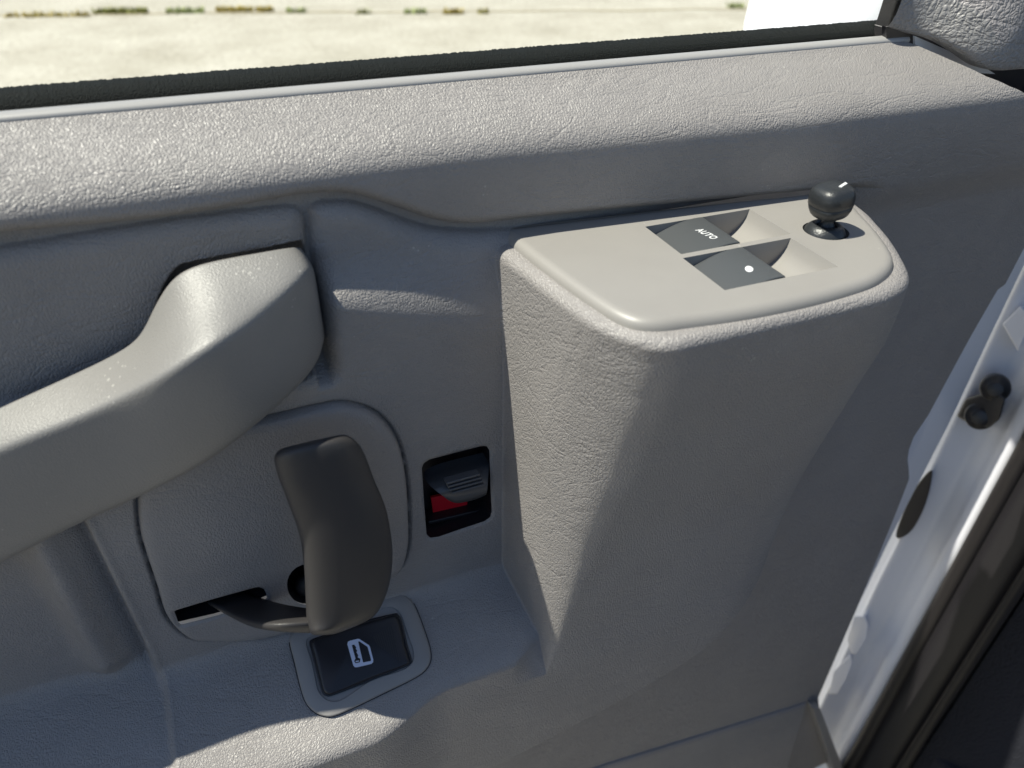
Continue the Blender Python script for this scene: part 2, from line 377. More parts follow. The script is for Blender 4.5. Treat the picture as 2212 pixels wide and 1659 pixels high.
def dens(edges):
    """edges: list of (start, step) ; last is end"""
    out = [edges[0][0]]
    for (a, s), (b, _) in zip(edges[:-1], edges[1:]):
        n = max(1, int(round((b-a)/s))); out += list(a+(b-a)*(np.arange(n)+1)/n)
    return np.array(out)
xs = dens([(-.34, .004), (-.15, .0009), (.136, .00022), (.180, .0008), (.40, .0022), (.65, 0)])
zs_ = dens([(.20, .006), (.78, .0016), (.88, .0009), (1.195, .00055), (1.2155, .00018), (1.2192, .0005), (1.3005, 0)])
GX, GZ = np.meshgrid(xs, zs_)
edge_px = [(2400, 300), (2300, 400), (2212, 508), (2166, 606), (2150, 618), (2099, 713), (2008, 889), (1975, 940), (1965, 968), (1962, 990), (1965, 1014), (1966, 1032), (1941, 1097), (1857, 1302), (1769, 1505), (1773, 1540), (1800, 1610), (1850, 1800)]
ew = xz(edge_px, .030)
def xe(z): return np.interp(-z, -ew[:, 1], ew[:, 0])
warp = GX > .42
GXw = np.where(warp, .42+(GX-.42)*(xe(GZ)-.42)/(.65-.42), GX)
Hh, DL, DS, DB, ZS, CAV, BULK = heightf(GXw, GZ)
xend = np.interp(Hh, [.0074, .010, .0268, .0435, .051, .0545, .060], [.4435, .4495, .4651, .4840, .4988, .5107, .530])
cutd = np.where((GZ > 1.266), GXw-xend, -1)
# rolled outer edge on the right
Hh = np.where(GX > .60, Hh-.006*(1-rnd((.65-GX)/.006)), Hh)
DH = polysd(GXw, GZ, ballhole)
nz, nx = GX.shape
V = np.stack([GXw, -Hh, GZ], -1).reshape(-1, 3)
idx = np.arange(nz*nx).reshape(nz, nx)
Q = np.stack([idx[:-1, :-1], idx[:-1, 1:], idx[1:, 1:], idx[1:, :-1]], -1).reshape(-1, 4)
def fmin(A): return np.minimum.reduce([A[:-1, :-1], A[:-1, 1:], A[1:, 1:], A[1:, :-1]]).reshape(-1)
def fmax(A): return -fmin(-A)
# the holes' cut edges: pull the surface back just inside each edge so it reads as a thick skin
hole = np.minimum(np.minimum(DL, DS), DH)
inside = hole < 0
holeface = fmax(hole) < 0
gx_ = np.gradient(hole, axis=1)/np.gradient(GXw, axis=1); gz_ = np.gradient(hole, axis=0)/np.gradient(GZ, axis=0)
gn_ = np.sqrt(gx_**2+gz_**2)+1e-9
near = inside & (hole > -.0025)
V = V.reshape(nz, nx, 3)
V[..., 0] -= np.where(near, gx_/gn_*hole, 0); V[..., 2] -= np.where(near, gz_/gn_*hole, 0)
V = V.reshape(-1, 3)
# the console's flat top is open under the switch panel
topface = (fmax(Hh)-fmin(Hh) > .03) & (fmin(GZ) > ZT-.0006) & (fmin(GXw) > .142)
holeface |= topface
beltcut = fmax(-cutd) < 0
V = V.reshape(nz, nx, 3)
V[..., 0] -= np.where((cutd > 0) & (cutd < .0048), cutd, 0)
V = V.reshape(-1, 3)
isbelt = fmin(GZ-zg(GXw)) >= -.0002
# bezel faces: inside bezel outline and on the wall (not covered by floor)
isbez = (fmax(DB) < 0.0004) & (fmin(GZ) > .962) & ~isbelt
def submesh(name, sel, mat, parent):
    q = Q[sel]; used = np.unique(q); mp = np.full(len(V), -1); mp[used] = np.arange(len(used)); q = mp[q]; v = V[used]
    me = bpy.data.meshes.new(name); me.vertices.add(len(v)); me.vertices.foreach_set('co', v.reshape(-1))
    me.loops.add(len(q)*4); me.loops.foreach_set('vertex_index', q.reshape(-1).astype(np.int32))
    me.polygons.add(len(q)); me.polygons.foreach_set('loop_start', (np.arange(len(q))*4).astype(np.int32))
    me.update(calc_edges=True); return link(me, name, mat, parent)
submesh('upper_trim', isbelt & ~beltcut, 'vinyl', door)
submesh('inner_panel', ~isbelt & ~isbez & ~holeface, 'vinyl', door)
rb = submesh('release_bezel', isbez & ~holeface, 'vinyl_fine', door)
rb['label'] = 'rounded raised bezel panel around the release lever'

# glass, seals, window channel
gz = 1.285
prism('window_glass', [(-.9, .0062, gz), (.450, .0062, gz), (.39, -.1338, 1.77), (-.9, -.1338, 1.77)], (0, .004, 0), 'glass', door)
sec = [(.013, 1.24), (.013, 1.2985), (.015, 1.3015), (.020, 1.3040), (.027, 1.3050), (.031, 1.3030), (.032, 1.24)]
nseg = 1400; secs = []
for i in range(nseg+1):
    x = -.6+(.462+.6)*i/nseg
    secs.append([(x, y, z+(0 if z < 1.29 else random.uniform(-.0003, .0003))) for y, z in sec])
v_, f_ = loft(secs); mesh('outer_window_seal', v_, f_, 'felt', door)
box('inner_window_seal', (-.6, -.0006, 1.27), (.452, .0035, 1.2995), 'felt', door)
bs = [(-.0002, 1.2990), (.0002, 1.3010), (.0010, 1.3014), (.0040, 1.3008), (.0058, 1.2999), (.0068, 1.2986), (.0066, 1.2972), (.002, 1.2972)]
o = mesh('edge_bead', *loft([[(x, -h, z) for h, z in bs] for x in np.linspace(-.6, .448, 60)]), 'bead', door, True, 60)
# window channel strut (leans back)
c0 = aty(1908, 92, .004); c1 = aty(1941, -10, .004); c2 = aty(1962, -10, .004); c3 = aty(1926, 92, .004)
d = c1-c0; c1 = c0+d*6; c2 = c3+(c2-c3)*6
c0 = c0-d*.3; c3 = c3-d*.3
prism('window_channel', [c0, c1, c2, c3], (0, .012, 0), 'rubber', door, .0012)

# mirror corner cover above the belt's end
cc = catmull([(1920, 60), (1922, 63), (1960, 73), (2028, 89), (2080, 117), (2119, 144), (2144, 153), (2170, 155), (2215, 152), (2330, 148)], 5)
cor = [np.array(ath(u, v, .006+.034*sstep(1926, 2160, u))) for u, v in cc]
secs = []
up = (ath(1975, -60, .004)-ath(1926, 62, .004)); up /= up[2]
for p in cor:
    s = []
    for k, (dz, dy) in enumerate([(0, .012), (-.0002, .004), (.0008, .0006), (.003, -.0008), (.008, -.0020), (.020, -.002), (.05, .004), (.1, .018), (.2, .05)]):
        q = p+np.array([up[0]*dz*(1 if dz > .003 else 0), dy, dz]); s.append(q)
    secs.append(s)
v_, f_ = loft(secs, closed=False, cap=False)
o = mesh('mirror_corner_cover', v_, f_, 'vinyl_dark', door); subsurf(o, 2)
# blue-lit painted strip and dark foam block behind the corner cover
s0 = [ath(u, v, .001+.03*sstep(1926, 2120, u)) for u, v in [(2020, 112), (2070, 136), (2110, 160), (2110, 190), (2020, 150)]]
prism('door_frame_strip', [ath(1977, 78, .007), ath(2119, 140, .007), ath(2150, 160, .007), ath(2119, 158, .007), ath(1977, 100, .007)], (0, .004, 0), 'paint', door)
prism('foam_block', [ath(1915, 58, .005), ath(1976, 76, .005), ath(1976, 102, .005), ath(1915, 92, .005)], (0, .004, 0), 'black', door)

prism('gap_shade_sheet', [ath(*p, .004) for p in [(1940, 60), (1940, 100), (2060, 150), (2212, 225), (2420, 330), (2420, 100), (2212, 100), (2110, 100)]], (0, .004, 0), 'black', door)  # black sheet standing in for the shadowed gap past the belt's end
fr_ = [np.array((.480, .0, 1.292)), np.array((.735, .0, 1.292)), np.array((.735, .0, 1.25)), np.array((.74, .0, 1.45)), np.array((.42, .0, 2.0)), np.array((.22, .0, 2.0))]
fr_ = [(.53, .018, 1.335), (.725, .018, 1.300), (.725, .018, 1.42), (.42, .018, 2.0), (.20, .018, 2.0)]
prism('sun_block_frame', fr_, (0, .10, 0), 'paint', door, .004)  # added slab, mostly out of view, keeps direct sun off the pillar
# outside mirror, seen white through the glass
def mirror():
    secs = []
    for i in range(17):
        t = i/16; a = math.pi*(t-.5); rr = max(.02, math.cos(a))**.5
        s = []
        for k in range(28):
            b = 2*math.pi*k/28; cx = abs(math.cos(b))**.6*math.copysign(1, math.cos(b)); cy = abs(math.sin(b))**.6*math.copysign(1, math.sin(b))
            s.append((.665+.140*cx*rr, .215+.10*cy*rr, 1.255+.105*math.sin(a)))
        secs.append(s)
    v_, f_ = loft(secs); return mesh('mirror_housing', v_, f_, 'paint', door)
mh = mirror(); mh['label'] = 'white outside mirror housing beyond the window'

# white door shell edge behind the trim
zz = np.linspace(1.25, .15, 60); vs = []; fs = []
for z in zz:
    xo = np.interp(-z, -np.array([1.2, 1.0, .88, .75, .68, .55, .34, .2]), [.712, .708, .707, .6985, .695, .692, .690, .690])
    prof = [(xo-.06, .012), (xo-.004, .010), (xo-.001, .012), (xo, .016), (xo, .05)]
    vs += [(x, y, z) for x, y in prof]
n = 5
for i in range(len(zz)-1):
    for j in range(n-1): a = i*n+j; fs.append((a, a+1, a+1+n, a+n))
mesh('door_shell', vs, fs, 'paint', door)
pr_ = [(.700, .090), (.60, .120), (-.9, .125)]
vs = [(x, y, z) for x, y in pr_ for z in (.12, 1.10)]+[(x, y*.5, 1.27) for x, y in pr_]
fs = [(0, 2, 3, 1), (2, 4, 5, 3), (1, 3, 7, 6), (3, 5, 8, 7)]
mesh('outer_skin', vs, fs, 'paint', door)  # unseen skin closing the door, bulged outward to shade the pillar
# storage pocket low on the door
pk = [ath(1745, 1527, .034), ath(1300, 1672, .034)]
pxs = np.linspace(-.35, .600, 40)
vs = []; fs = []; prof = [(.0305, .000), (.0328, .0003), (.0340, -.0010), (.035, -.012), (.050, -.20), (.055, -.30)]
for x in pxs:
    zt = np.interp(x, [.27, .595], [.520, .452])+.0
    vs += [(x, -h-(.0 if x < .55 else 0), zt+dz) for h, dz in prof]
n = len(prof)
for i in range(len(pxs)-1):
    for j in range(n-1): a = i*n+j; fs.append((a, a+1, a+1+n, a+n))
vs += [(.601, .0, .455), (.601, .0, .15)]
o = mesh('map_pocket', vs[:-2], fs, 'vinyl_fine', door)
e0 = [ath(1756, 1530, .045), ath(1772, 1531, .045), ath(1822, 1662, .050), ath(1862, 1760, .055), ath(1842, 1760, .055), ath(1801, 1662, .050)]
prism('pocket_end', e0, (0, .03, 0), 'bezel', door, .0008)

# ---------------------------------------------------------------- grab handle
hs = [((-1100, 1395, 0.057), (-1100, 1500, 0.080), (-1100, 1800, 0.069)),
      ((-420, 1070, 0.057), (-420, 1170, 0.080), (-420, 1440, 0.069)),
      ((-200, 968, 0.057), (-200, 1070, 0.073), (-200, 1333, 0.062)),
      ((0, 876, 0.057), (0, 972, 0.080), (0, 1240, 0.069)),
      ((150, 809, 0.057), (139, 921, 0.084), (139, 1166, 0.073)),
      ((258, 758, 0.055), (260, 862, 0.089), (262, 1113, 0.078)),
      ((302, 725, 0.055), (340, 820, 0.097), (370, 1062, 0.086)),
      ((323, 676, 0.053), (405, 780, 0.100), (463, 1012, 0.089)),
      ((345, 630, 0.053), (470, 742, 0.099), (545, 948, 0.088)),
      ((384, 577, 0.053), (533, 702, 0.089), (610, 890, 0.081)),
      ((470, 556, 0.053), (575, 668, 0.081), (660, 842, 0.073)),
      ((560, 542, 0.053), (630, 622, 0.074), (692, 800, 0.066)),
      ((622, 532, 0.052), (668, 582, 0.064), (702, 762, 0.060)),
      ((648, 531, .046), (678, 580, .056), (706, 745, .052)),
      ((655, 538, .020), (680, 585, .025), (707, 735, .025))]
secs = []
for A, B, Cc in hs:
    a = ath(*A); b = ath(*B); c = ath(*Cc)
    dpt = c+np.array([0, .024, .004]); ab = a+np.array([0, .008, -.012])
    secs.append([a, a+.07*(b-a), a+.45*(b-a)+np.array([0, 0, .0012]), a+.95*(b-a)+np.array([0, 0, .0008]), b+.03*(c-b), b+.45*(c-b)+np.array([0, -.0008, 0]), b+.88*(c-b), c+np.array([0, .006, -.001]), dpt, ab])
v_, f_ = loft(secs); o = mesh('grab_handle', v_, f_, 'handle', door); subsurf(o, 3)
o['label'] = 'long grey plastic pull handle lit along its top'

# ---------------------------------------------------------------- release lever (charcoal) in its bezel
def release():
    L = catmull([(592, 985), (592, 1000), (600, 1030), (609, 1053), (624, 1093), (638, 1130), (648, 1165), (654, 1205), (658, 1254), (660, 1302), (662, 1340), (668, 1362)], 3)
    Rr = catmull([(762, 946), (778, 962), (793, 992), (810, 1039), (824, 1070), (836, 1105), (844, 1145), (849, 1195), (845, 1245), (833, 1290), (805, 1335), (735, 1366)], 3)
    n = len(L); secs = []
    T = [(600, 966), (612, 956), (685, 938), (733, 936), (754, 940)]
    for i in [-2, -1]+list(range(n))+[n, n+1]:
        j = min(max(i, 0), n-1); t = j/(n-1)
        hc = .0930+.017*t; th = .014; sh = 0
        l = np.array(L[j]); r = np.array(Rr[j]); k_ = 1.0
        if i == -1: l, r, k_ = np.array([598., 974.]), np.array([750., 939.]), .8
        if i == -2: l, r, k_ = np.array([612., 966.]), np.array([738., 937.]), .35
        if i == n: l, r, k_ = np.array([672., 1371.]), np.array([728., 1368.5]), .8
        if i == n+1: l, r, k_ = np.array([680., 1373.]), np.array([718., 1371.]), .35
        s = []
        K = 24
        for k in range(K):
            a = 2*math.pi*k/K; cx = math.cos(a); sy = math.sin(a)
            cx = math.copysign(abs(cx)**.6, cx); sy2 = math.copysign(abs(sy)**.5, sy)
            q = l+(r-l)*(.5+.5*cx)
            s.append(ath(q[0], q[1], hc+(th*k_*.45*sy2)+.0055*k_*(1-cx*cx)))
        secs.append(s)
    v_, f_ = loft(secs); o = mesh('release_lever', v_, f_, 'charcoal', door); subsurf(o, 1)
    o['label'] = 'curved charcoal release lever'
    st = [((515, 1262, .040), (440, 1296, .045), (440, 1303, .044)), ((530, 1274, .048), (455, 1303, .055), (455, 1312, .054)), ((572, 1289, .058), (497, 1326, .071), (502, 1340, .070)), ((612, 1300, .072), (540, 1345, .096), (546, 1363, .094)),
          ((651, 1307, .082), (592, 1348, .112), (596, 1372, .110)), ((690, 1311, .096), (655, 1346, .114), (658, 1376, .111)), ((720, 1311, .100), (700, 1346, .114), (705, 1374, .111))]
    secs = []
    for A, B, C_ in st:
        a, b, c = ath(*A), ath(*B), ath(*C_)
        secs.append([a, a+.5*(b-a), a+.85*(b-a), b+.15*(c-b), b+.85*(c-b), c+np.array([0, .004, -.0005]), a+np.array([0, .002, -.008])])
    v_, f_ = loft(secs); o2 = mesh('lever_arm', v_, f_, 'charcoal', o); subsurf(o2, 2)
release()
# black cavities behind slot and finger hole
def cavity(name, poly, h0, h1, mat, parent, grow=.002):
    c = np.mean(poly, 0); p = [c+(q-c)*(1+grow/np.linalg.norm(q-c)) for q in np.array(poly)]
    n = len(p); vs = [(q[0], -h0, q[1]) for q in p]+[(q[0], -h1, q[1]) for q in p]
    fs = [(i, (i+1) % n, (i+1) % n+n, i+n) for i in range(n)]+[tuple(range(n, 2*n))]
    return mesh(name, vs, fs, mat, parent, True, 40)
cavity('lever_slot', slot, .0572, .030, 'black', door)
cavity('finger_hole', ballhole, .0590, .036, 'black', door)
def ball():
    c = ath(668, 1262, .050); bm = bmesh.new(); bmesh.ops.create_uvsphere(bm, u_segments=24, v_segments=14, radius=.0095)
    for v in bm.verts: v.co = Vector((v.co.x, v.co.y*.7, v.co.z))+Vector(c)
    me = bpy.data.meshes.new('pivot_boss'); bm.to_mesh(me); bm.free(); link(me, 'pivot_boss', 'charcoal', door)
ball()

# ---------------------------------------------------------------- lock slider
cavity('lock_recess', lockhole, .0560, .030, 'black', door, .0015)
prism('lock_marker', [ath(931, 1075, .036), ath(1010, 1060, .036), ath(1009, 1102, .036), ath(937, 1116, .036)], (0, .002, 0), 'red', door)
for k, (a, b) in enumerate([((925, 1128), (1062, 1096)), ((926, 1152), (1062, 1118))]):
    p, q = ath(*a, .044), ath(*b, .044)
    prism('track_rail', [p, q, q-[0, 0, .003], p-[0, 0, .003]], (0, .012, 0), 'black', door, .0008)
def lock():
    # sloping body rising toward the viewer, then a ribbed nose
    bot = [(917, 1040), (940, 1063), (962, 1078), (985, 1089), (1010, 1084), (1052, 1069), (1058, 1050)]
    secs = []
    def row(pts, h): return [ath(u, v, h) for u, v in pts]
    r0 = row([(914, 1020), (930, 1008), (960, 998), (1000, 988), (1040, 978), (1058, 975)], .040)
    r1 = row([(916, 1032), (936, 1024), (962, 1014), (1000, 1004), (1040, 995), (1058, 990)], .046)
    r2 = row([(925, 1046), (948, 1034), (975, 1027), (1010, 1018), (1040, 1010), (1056, 1012)], .055)
    r3 = row([(940, 1059), (958, 1052), (980, 1046), (1010, 1039), (1040, 1031), (1054, 1036)], .063)
    r4 = row([(955, 1070), (966, 1067), (982, 1068), (1010, 1063), (1040, 1055), (1053, 1056)], .066)
    r5 = row([(964, 1077), (975, 1083), (988, 1086), (1012, 1081), (1040, 1073), (1051, 1066)], .062)
    r6 = row([(966, 1080), (977, 1087), (990, 1090), (1013, 1085), (1039, 1077), (1050, 1070)], .050)
    r7 = row([(960, 1070), (977, 1078), (990, 1080), (1013, 1076), (1039, 1070), (1050, 1064)], .036)
    v_, f_ = loft([r0, r1, r2, r3, r4, r5, r6, r7], closed=False, cap=False)
    o = mesh('lock_slider', v_, f_, 'slider', door); subsurf(o, 3)
    for a, b in [((964, 1044), (1037, 1024)), ((968, 1051), (1040, 1031.5)), ((972, 1058), (1043, 1039)), ((976, 1065), (1046, 1046.5))]:
        p, q = ath(*a, .0672), ath(*b, .0672)
        prism('grip_rib', [p, q, q-[0, 0, .0016], p-[0, 0, .0016]], (0, .006, 0), 'slider', o, .0005)
lock()

# ---------------------------------------------------------------- window lock-out switch on the sloping floor
FN = np.array([0, -1.0, 2.15]); 
FN = np.array([0.0, -1.0, 2.15]); FN /= np.linalg.norm(FN)       # floor normal (up and toward the viewer)
# floor: h = .0575+(zr-z)*2.15 -> y=-h
FP = np.array([0.0, -.0575, .963])
FN = np.array([0.0, -1.0, 1/2.15*1.0]);
tz = np.array([0, -2.15, -1.0]); tz /= np.linalg.norm(tz)         # down the slope
FN = np.cross(np.array([1., 0, 0]), tz); FN = FN if FN[2] > 0 else -FN
def onf(u, v, up=0.0): return onplane(u, v, FP+FN*up, FN)
outl = catmull([(627, 1376), (640, 1360), (700, 1328), (780, 1297), (835, 1283), (862, 1281), (885, 1293), (900, 1318), (915, 1358), (928, 1398), (930, 1425), (920, 1446), (895, 1465), (830, 1497), (770, 1526), (724, 1546), (700, 1547), (678, 1537), (660, 1516), (648, 1480), (636, 1430), (627, 1395)], 4, True)
btn_px = catmull([(672, 1392), (676, 1383), (700, 1374), (770, 1349), (845, 1329), (858, 1331), (866, 1345), (876, 1390), (886, 1424), (884, 1434), (860, 1445), (800, 1468), (725, 1498), (708, 1501), (698, 1493), (690, 1465), (678, 1415)], 4, True)
def pillow(name, px, layers, mat, parent, capfill=True):
    """rounded slab: layers = [(inset fraction px, height)]"""
    c = px.mean(0); secs = []
    for ins, up in layers:
        dvec = px-c; L = np.linalg.norm(dvec, axis=1, keepdims=True)
        q = c+dvec*(1-ins/L); secs.append([onf(u, v, up) for u, v in q])
    v_, f_ = loft(secs); return mesh(name, v_, f_, mat, parent, True, 60)
thin = .0035
sb = pillow('lockout_switch_bezel', outl, [(0, -.004), (0, thin-.0022), (1.2, thin-.0008), (4, thin), (36, thin), (37, thin-.0012)], 'bezel', door)
sb['label'] = 'grey rounded bezel around the rear window lock-out switch'
pillow('gasket_line', outl, [(-2.2, -.004), (-2.2, .0006), (2, .0006)], 'black', sb)
sw = pillow('lockout_switch', btn_px, [(-4, thin-.001), (-3.5, thin+.0004), (-1, thin+.0006), (0, thin+.0006), (1.5, thin+.003), (5, thin+.0042), (9, thin+.0045)], 'black', door)
sw['label'] = 'black window lock-out rocker with a pale car-door symbol'
# raised shoulders of the rocker
def quadslab(name, pts, up0, up1, mat, parent, bev=.0004):
    n = len(pts); vs = [onf(u, v, up0) for u, v in pts]+[onf(u, v, up1) for u, v in pts]
    fs = [tuple(range(n)), tuple(range(n, 2*n))[::-1]]+[(i, (i+1) % n, (i+1) % n+n, i+n) for i in range(n)]
    o = mesh(name, vs, fs, mat, parent, True, 40)
    if bev: bevel(o, bev, 2)
    return o
T0 = thin+.0045
# grip dots
def c4(X, Y): return (493.7+X*.4795, 822.8+Y*.4795)
for r in range(9):
    a = c4(650+r*9.0, 1150-r*4.5+ r*11); 
rows = []
for r in range(10):
    X = 668+r*9.2; y0 = 1090+abs(0)*1+ (9-r)*6.5; y1 = 1215+r*3.5
    y0 = np.interp(r, [0, 9], [1150, 1098]); y1 = np.interp(r, [0, 9], [1190, 1262])
    a = c4(X-14+ (0), y0); b = c4(X+16*(r/9.)+4, y1)
    p = np.array(a); q = np.array(b); dd = (q-p)/np.linalg.norm(q-p); nn = np.array([-dd[1], dd[0]])*1.1
    quadslab('grip_line', [p-nn, q-nn, q+nn, p+nn], T0-.0005, T0+.0004, 'charcoal', sw, 0)
# door symbol: outline with window, key
def flat(name, pts, mat, parent, up=T0+.00015, th=.0002):
    return quadslab(name, pts, up-th, up, mat, parent, 0)
sym = catmull([c4(*p) for p in [(540, 1178), (550, 1170)]], 1)
outer = [c4(*p) for p in [(535, 1186), (538, 1175), (548, 1170), (582, 1162), (590, 1163), (632, 1190), (637, 1198), (652, 1255), (651, 1268), (643, 1275), (580, 1290), (569, 1290), (562, 1282)]]
inner_win = [c4(*p) for p in [(584, 1174), (590, 1174), (626, 1198), (642, 1256), (640, 1262), (606, 1268)]]
flat('door_symbol', outer, 'lilac_print', sw)
flat('symbol_window', inner_win, 'black', sw, T0+.0003)
flat('symbol_key', [c4(*p) for p in [(556, 1190), (566, 1188), (575, 1200), (573, 1206), (580, 1216), (576, 1222), (584, 1236), (582, 1246), (594, 1252), (591, 1268), (572, 1272), (566, 1262), (572, 1250), (558, 1200)]], 'black', sw, T0+.0003)
flat('symbol_key_head', [c4(*p) for p in [(572, 1262), (586, 1259), (588, 1264), (574, 1267)]], 'lilac_print', sw, T0+.00045)

# ---------------------------------------------------------------- window switch panel on the pod
ZP = 1.2235
def c5(X, Y): return (987.4+X*.4713, 356.6+Y*.4713)
pl = catmull([(1104, 484), (1140, 478), (1300, 461), (1500, 439), (1700, 419), (1780, 411), (1830, 420), (1868, 460), (1905, 500), (1932, 540), (1936, 565), (1915, 590), (1870, 612), (1760, 643), (1620, 672), (1500, 689), (1430, 697), (1378, 693), (1334, 678), (1292, 654), (1236, 616), (1160, 560), (1110, 520), (1088, 498), (1090, 488)], 6, True)
plw = np.array([atz(u, v, ZP)[:2] for u, v in pl])
# outward inset rings
def inset(poly, d):
    N = len(poly); out = []
    for i in range(N):
        a, b = poly[i-1], poly[(i+1) % N]; t = b-a; t /= np.linalg.norm(t)+1e-12; nn = np.array([-t[1], t[0]]); out.append(poly[i]+nn*d)
    return np.array(out)
area = 0.5*np.sum(plw[:, 0]*np.roll(plw[:, 1], -1)-np.roll(plw[:, 0], -1)*plw[:, 1]); sg = 1 if area > 0 else -1
secs = []
for d, z in [(0.006, ZP-.026), (0.006, ZP-.0075), (0.0002, ZP-.0064), (.0005, ZP-.0040), (.0014, ZP-.0022), (.0030, ZP-.0008), (.0050, ZP-.0001), (.0065, ZP)]:
    p = inset(plw, sg*d); secs.append([(q[0], q[1], z) for q in p])
v_, f_ = loft(secs)
plate = mesh('switch_panel', v_, f_, 'plate', door, True)
plate['label'] = 'smooth grey switch panel with two window switches and mirror joystick'
row = int(np.searchsorted(zs_, ZT))-1
sel = (xs > .1405) & (xs < .3775)
front = np.stack([GXw[row, sel], -Hh[row, sel]], 1)
pin = inset(plw, sg*.003); strip_v = []
for k, (a, b) in enumerate(front):
    j = np.argmin((pin[:, 0]-a)**2+(pin[:, 1]-b)**2)
    strip_v += [(a, b, zs_[row]), (pin[j][0], pin[j][1], zs_[row])]
mesh('console_rim', strip_v, [(2*k, 2*k+1, 2*k+3, 2*k+2) for k in range(len(front)-1)], 'vinyl', door)
wells = []; pods = [([(862, 277), (1340, 207), (1545, 318), (1015, 405)], 'AUTO'), ([(1035, 420), (1555, 335), (1732, 472), (1215, 572)], 'DOT')]
cutters = []
WELL = []
for q, k in pods:
    w4 = [np.array(atz(*c5(*p), ZP)) for p in q]; WELL.append(w4)
    x0 = (w4[0][0]+w4[3][0])/2; x1 = (w4[1][0]+w4[2][0])/2; yb = (w4[0][1]+w4[1][1])/2; yf = (w4[2][1]+w4[3][1])/2
    wells.append((x0, x1, yb, yf))
for (x0, x1, yb, yf) in wells:
    Lw = x1-x0; prof = [(x0, ZP+.01), (x1, ZP+.01), (x1, ZP)]
    for t in np.linspace(0, 1, 22)[1:]: # concave scoop coming down from the right edge
        prof.append((x1-Lw*.5*t, ZP-.020*(1-(1-t)**2.6)**.62))
    prof += [(x0, ZP-.020)]
    n = len(prof); vs = [(a, yb, b) for a, b in prof]+[(a, yf, b) for a, b in prof]
    fs = [tuple(range(n)), tuple(range(n, 2*n))[::-1]]+[(i, (i+1) % n, (i+1) % n+n, i+n) for i in range(n)]
    cutters.append(mesh('c', vs, fs, None, None, False))
kc = np.array(atz(*c5(1690, 300), ZP))
bm = bmesh.new(); bmesh.ops.create_cone(bm, cap_ends=True, segments=64, radius1=.0128, radius2=.0128, depth=.03)
for v in bm.verts: v.co += Vector((kc[0], kc[1], ZP))
me = bpy.data.meshes.new('c'); bm.to_mesh(me); bm.free(); cutters.append(link(me, 'c', None, None, False))
cut(plate, cutters)
plate.data.materials.clear(); plate.data.materials.append(M['plate'])
plate.data.polygons.foreach_set('use_smooth', [True]*len(plate.data.polygons)); plate.data.set_sharp_from_angle(angle=math.radians(35))
bevel(plate, .0006, 2, 40)
# rocker switches: crest at the middle, pull lip hanging over the scoop
for i, (x0, x1, yb, yf) in enumerate(wells):
    Lw = x1-x0; prof = []
    for t in np.linspace(0, 1, 14):
        prof.append((x0+.0004+Lw*.52*t, ZP-.0085+.0092*math.sin(t*math.pi*.56)))
    prof += [(x0+Lw*.535, ZP-.0006), (x0+Lw*.54, ZP-.0022), (x0+Lw*.53, ZP-.0036), (x0+Lw*.46, ZP-.007), (x0+Lw*.42, ZP-.0198), (x0+.0004, ZP-.0198)]
    n = len(prof); g_ = .0006
    vs = [(a, yb-g_, b) for a, b in prof]+[(a, yf+g_, b) for a, b in prof]
    fs = [tuple(range(n)), tuple(range(n, 2*n))[::-1]]+[(k, (k+1) % n, (k+1) % n+n, k+n) for k in range(n)]
    o = mesh('window_switch', vs, fs, 'switch', plate, True, 30); bevel(o, .0005, 2, 50)
    WELL[i] = (prof, o)
    def topz(x): return np.interp(x, [p[0] for p in prof[:14]], [p[1] for p in prof[:14]])
    if i == 0:
        cu = bpy.data.curves.new('t', 'FONT'); cu.body = 'AUTO'; cu.size = .0066; cu.align_x = 'CENTER'; cu.align_y = 'CENTER'; cu.extrude = .00008; cu.offset = .00012; cu.space_character = 1.12
        t_o = bpy.data.objects.new('t', cu); COL.objects.link(t_o); bpy.context.view_layer.update()
        me = bpy.data.meshes.new_from_object(t_o.evaluated_get(bpy.context.evaluated_depsgraph_get())); bpy.data.objects.remove(t_o)
        ctr = atz(*c5(1143, 318), ZP); d_ = atz(*c5(1190, 342), ZP)-atz(*c5(1100, 292), ZP); ang = math.atan2(d_[1], d_[0])
        co = np.array([tuple(v.co) for v in me.vertices]); scl = np.linalg.norm(d_)/(co[:, 0].max()-co[:, 0].min())*.88
        for v in me.vertices:
            x = v.co.x*scl+v.co.y*scl*.25; y = v.co.y*scl*1.15
            X = ctr[0]+x*math.cos(ang)-y*math.sin(ang); Y = ctr[1]+x*math.sin(ang)+y*math.cos(ang)
            v.co = Vector((X, Y, topz(X)+.00012+v.co.z))
        link(me, 'switch_lettering', 'white_print', o, False)
    else:
        ctr = atz(*c5(1339, 473), ZP+.0005); vs = []; 
        ptsd = [(ctr[0]+.0021*math.cos(a)+.0006*math.sin(a), ctr[1]+.0028*math.sin(a)) for a in np.linspace(0, 2*math.pi, 24, endpoint=False)]
        vs = [(a, b, topz(a)+.00016) for a, b in ptsd]; n = len(vs)
        vs2 = [(a, b, z-.0003) for a, b, z in vs]
        mesh('switch_dot', vs+vs2, [tuple(range(n)), tuple(range(n, 2*n))[::-1]]+[(k, (k+1) % n, (k+1) % n+n, k+n) for k in range(n)], 'white_print', o, False)

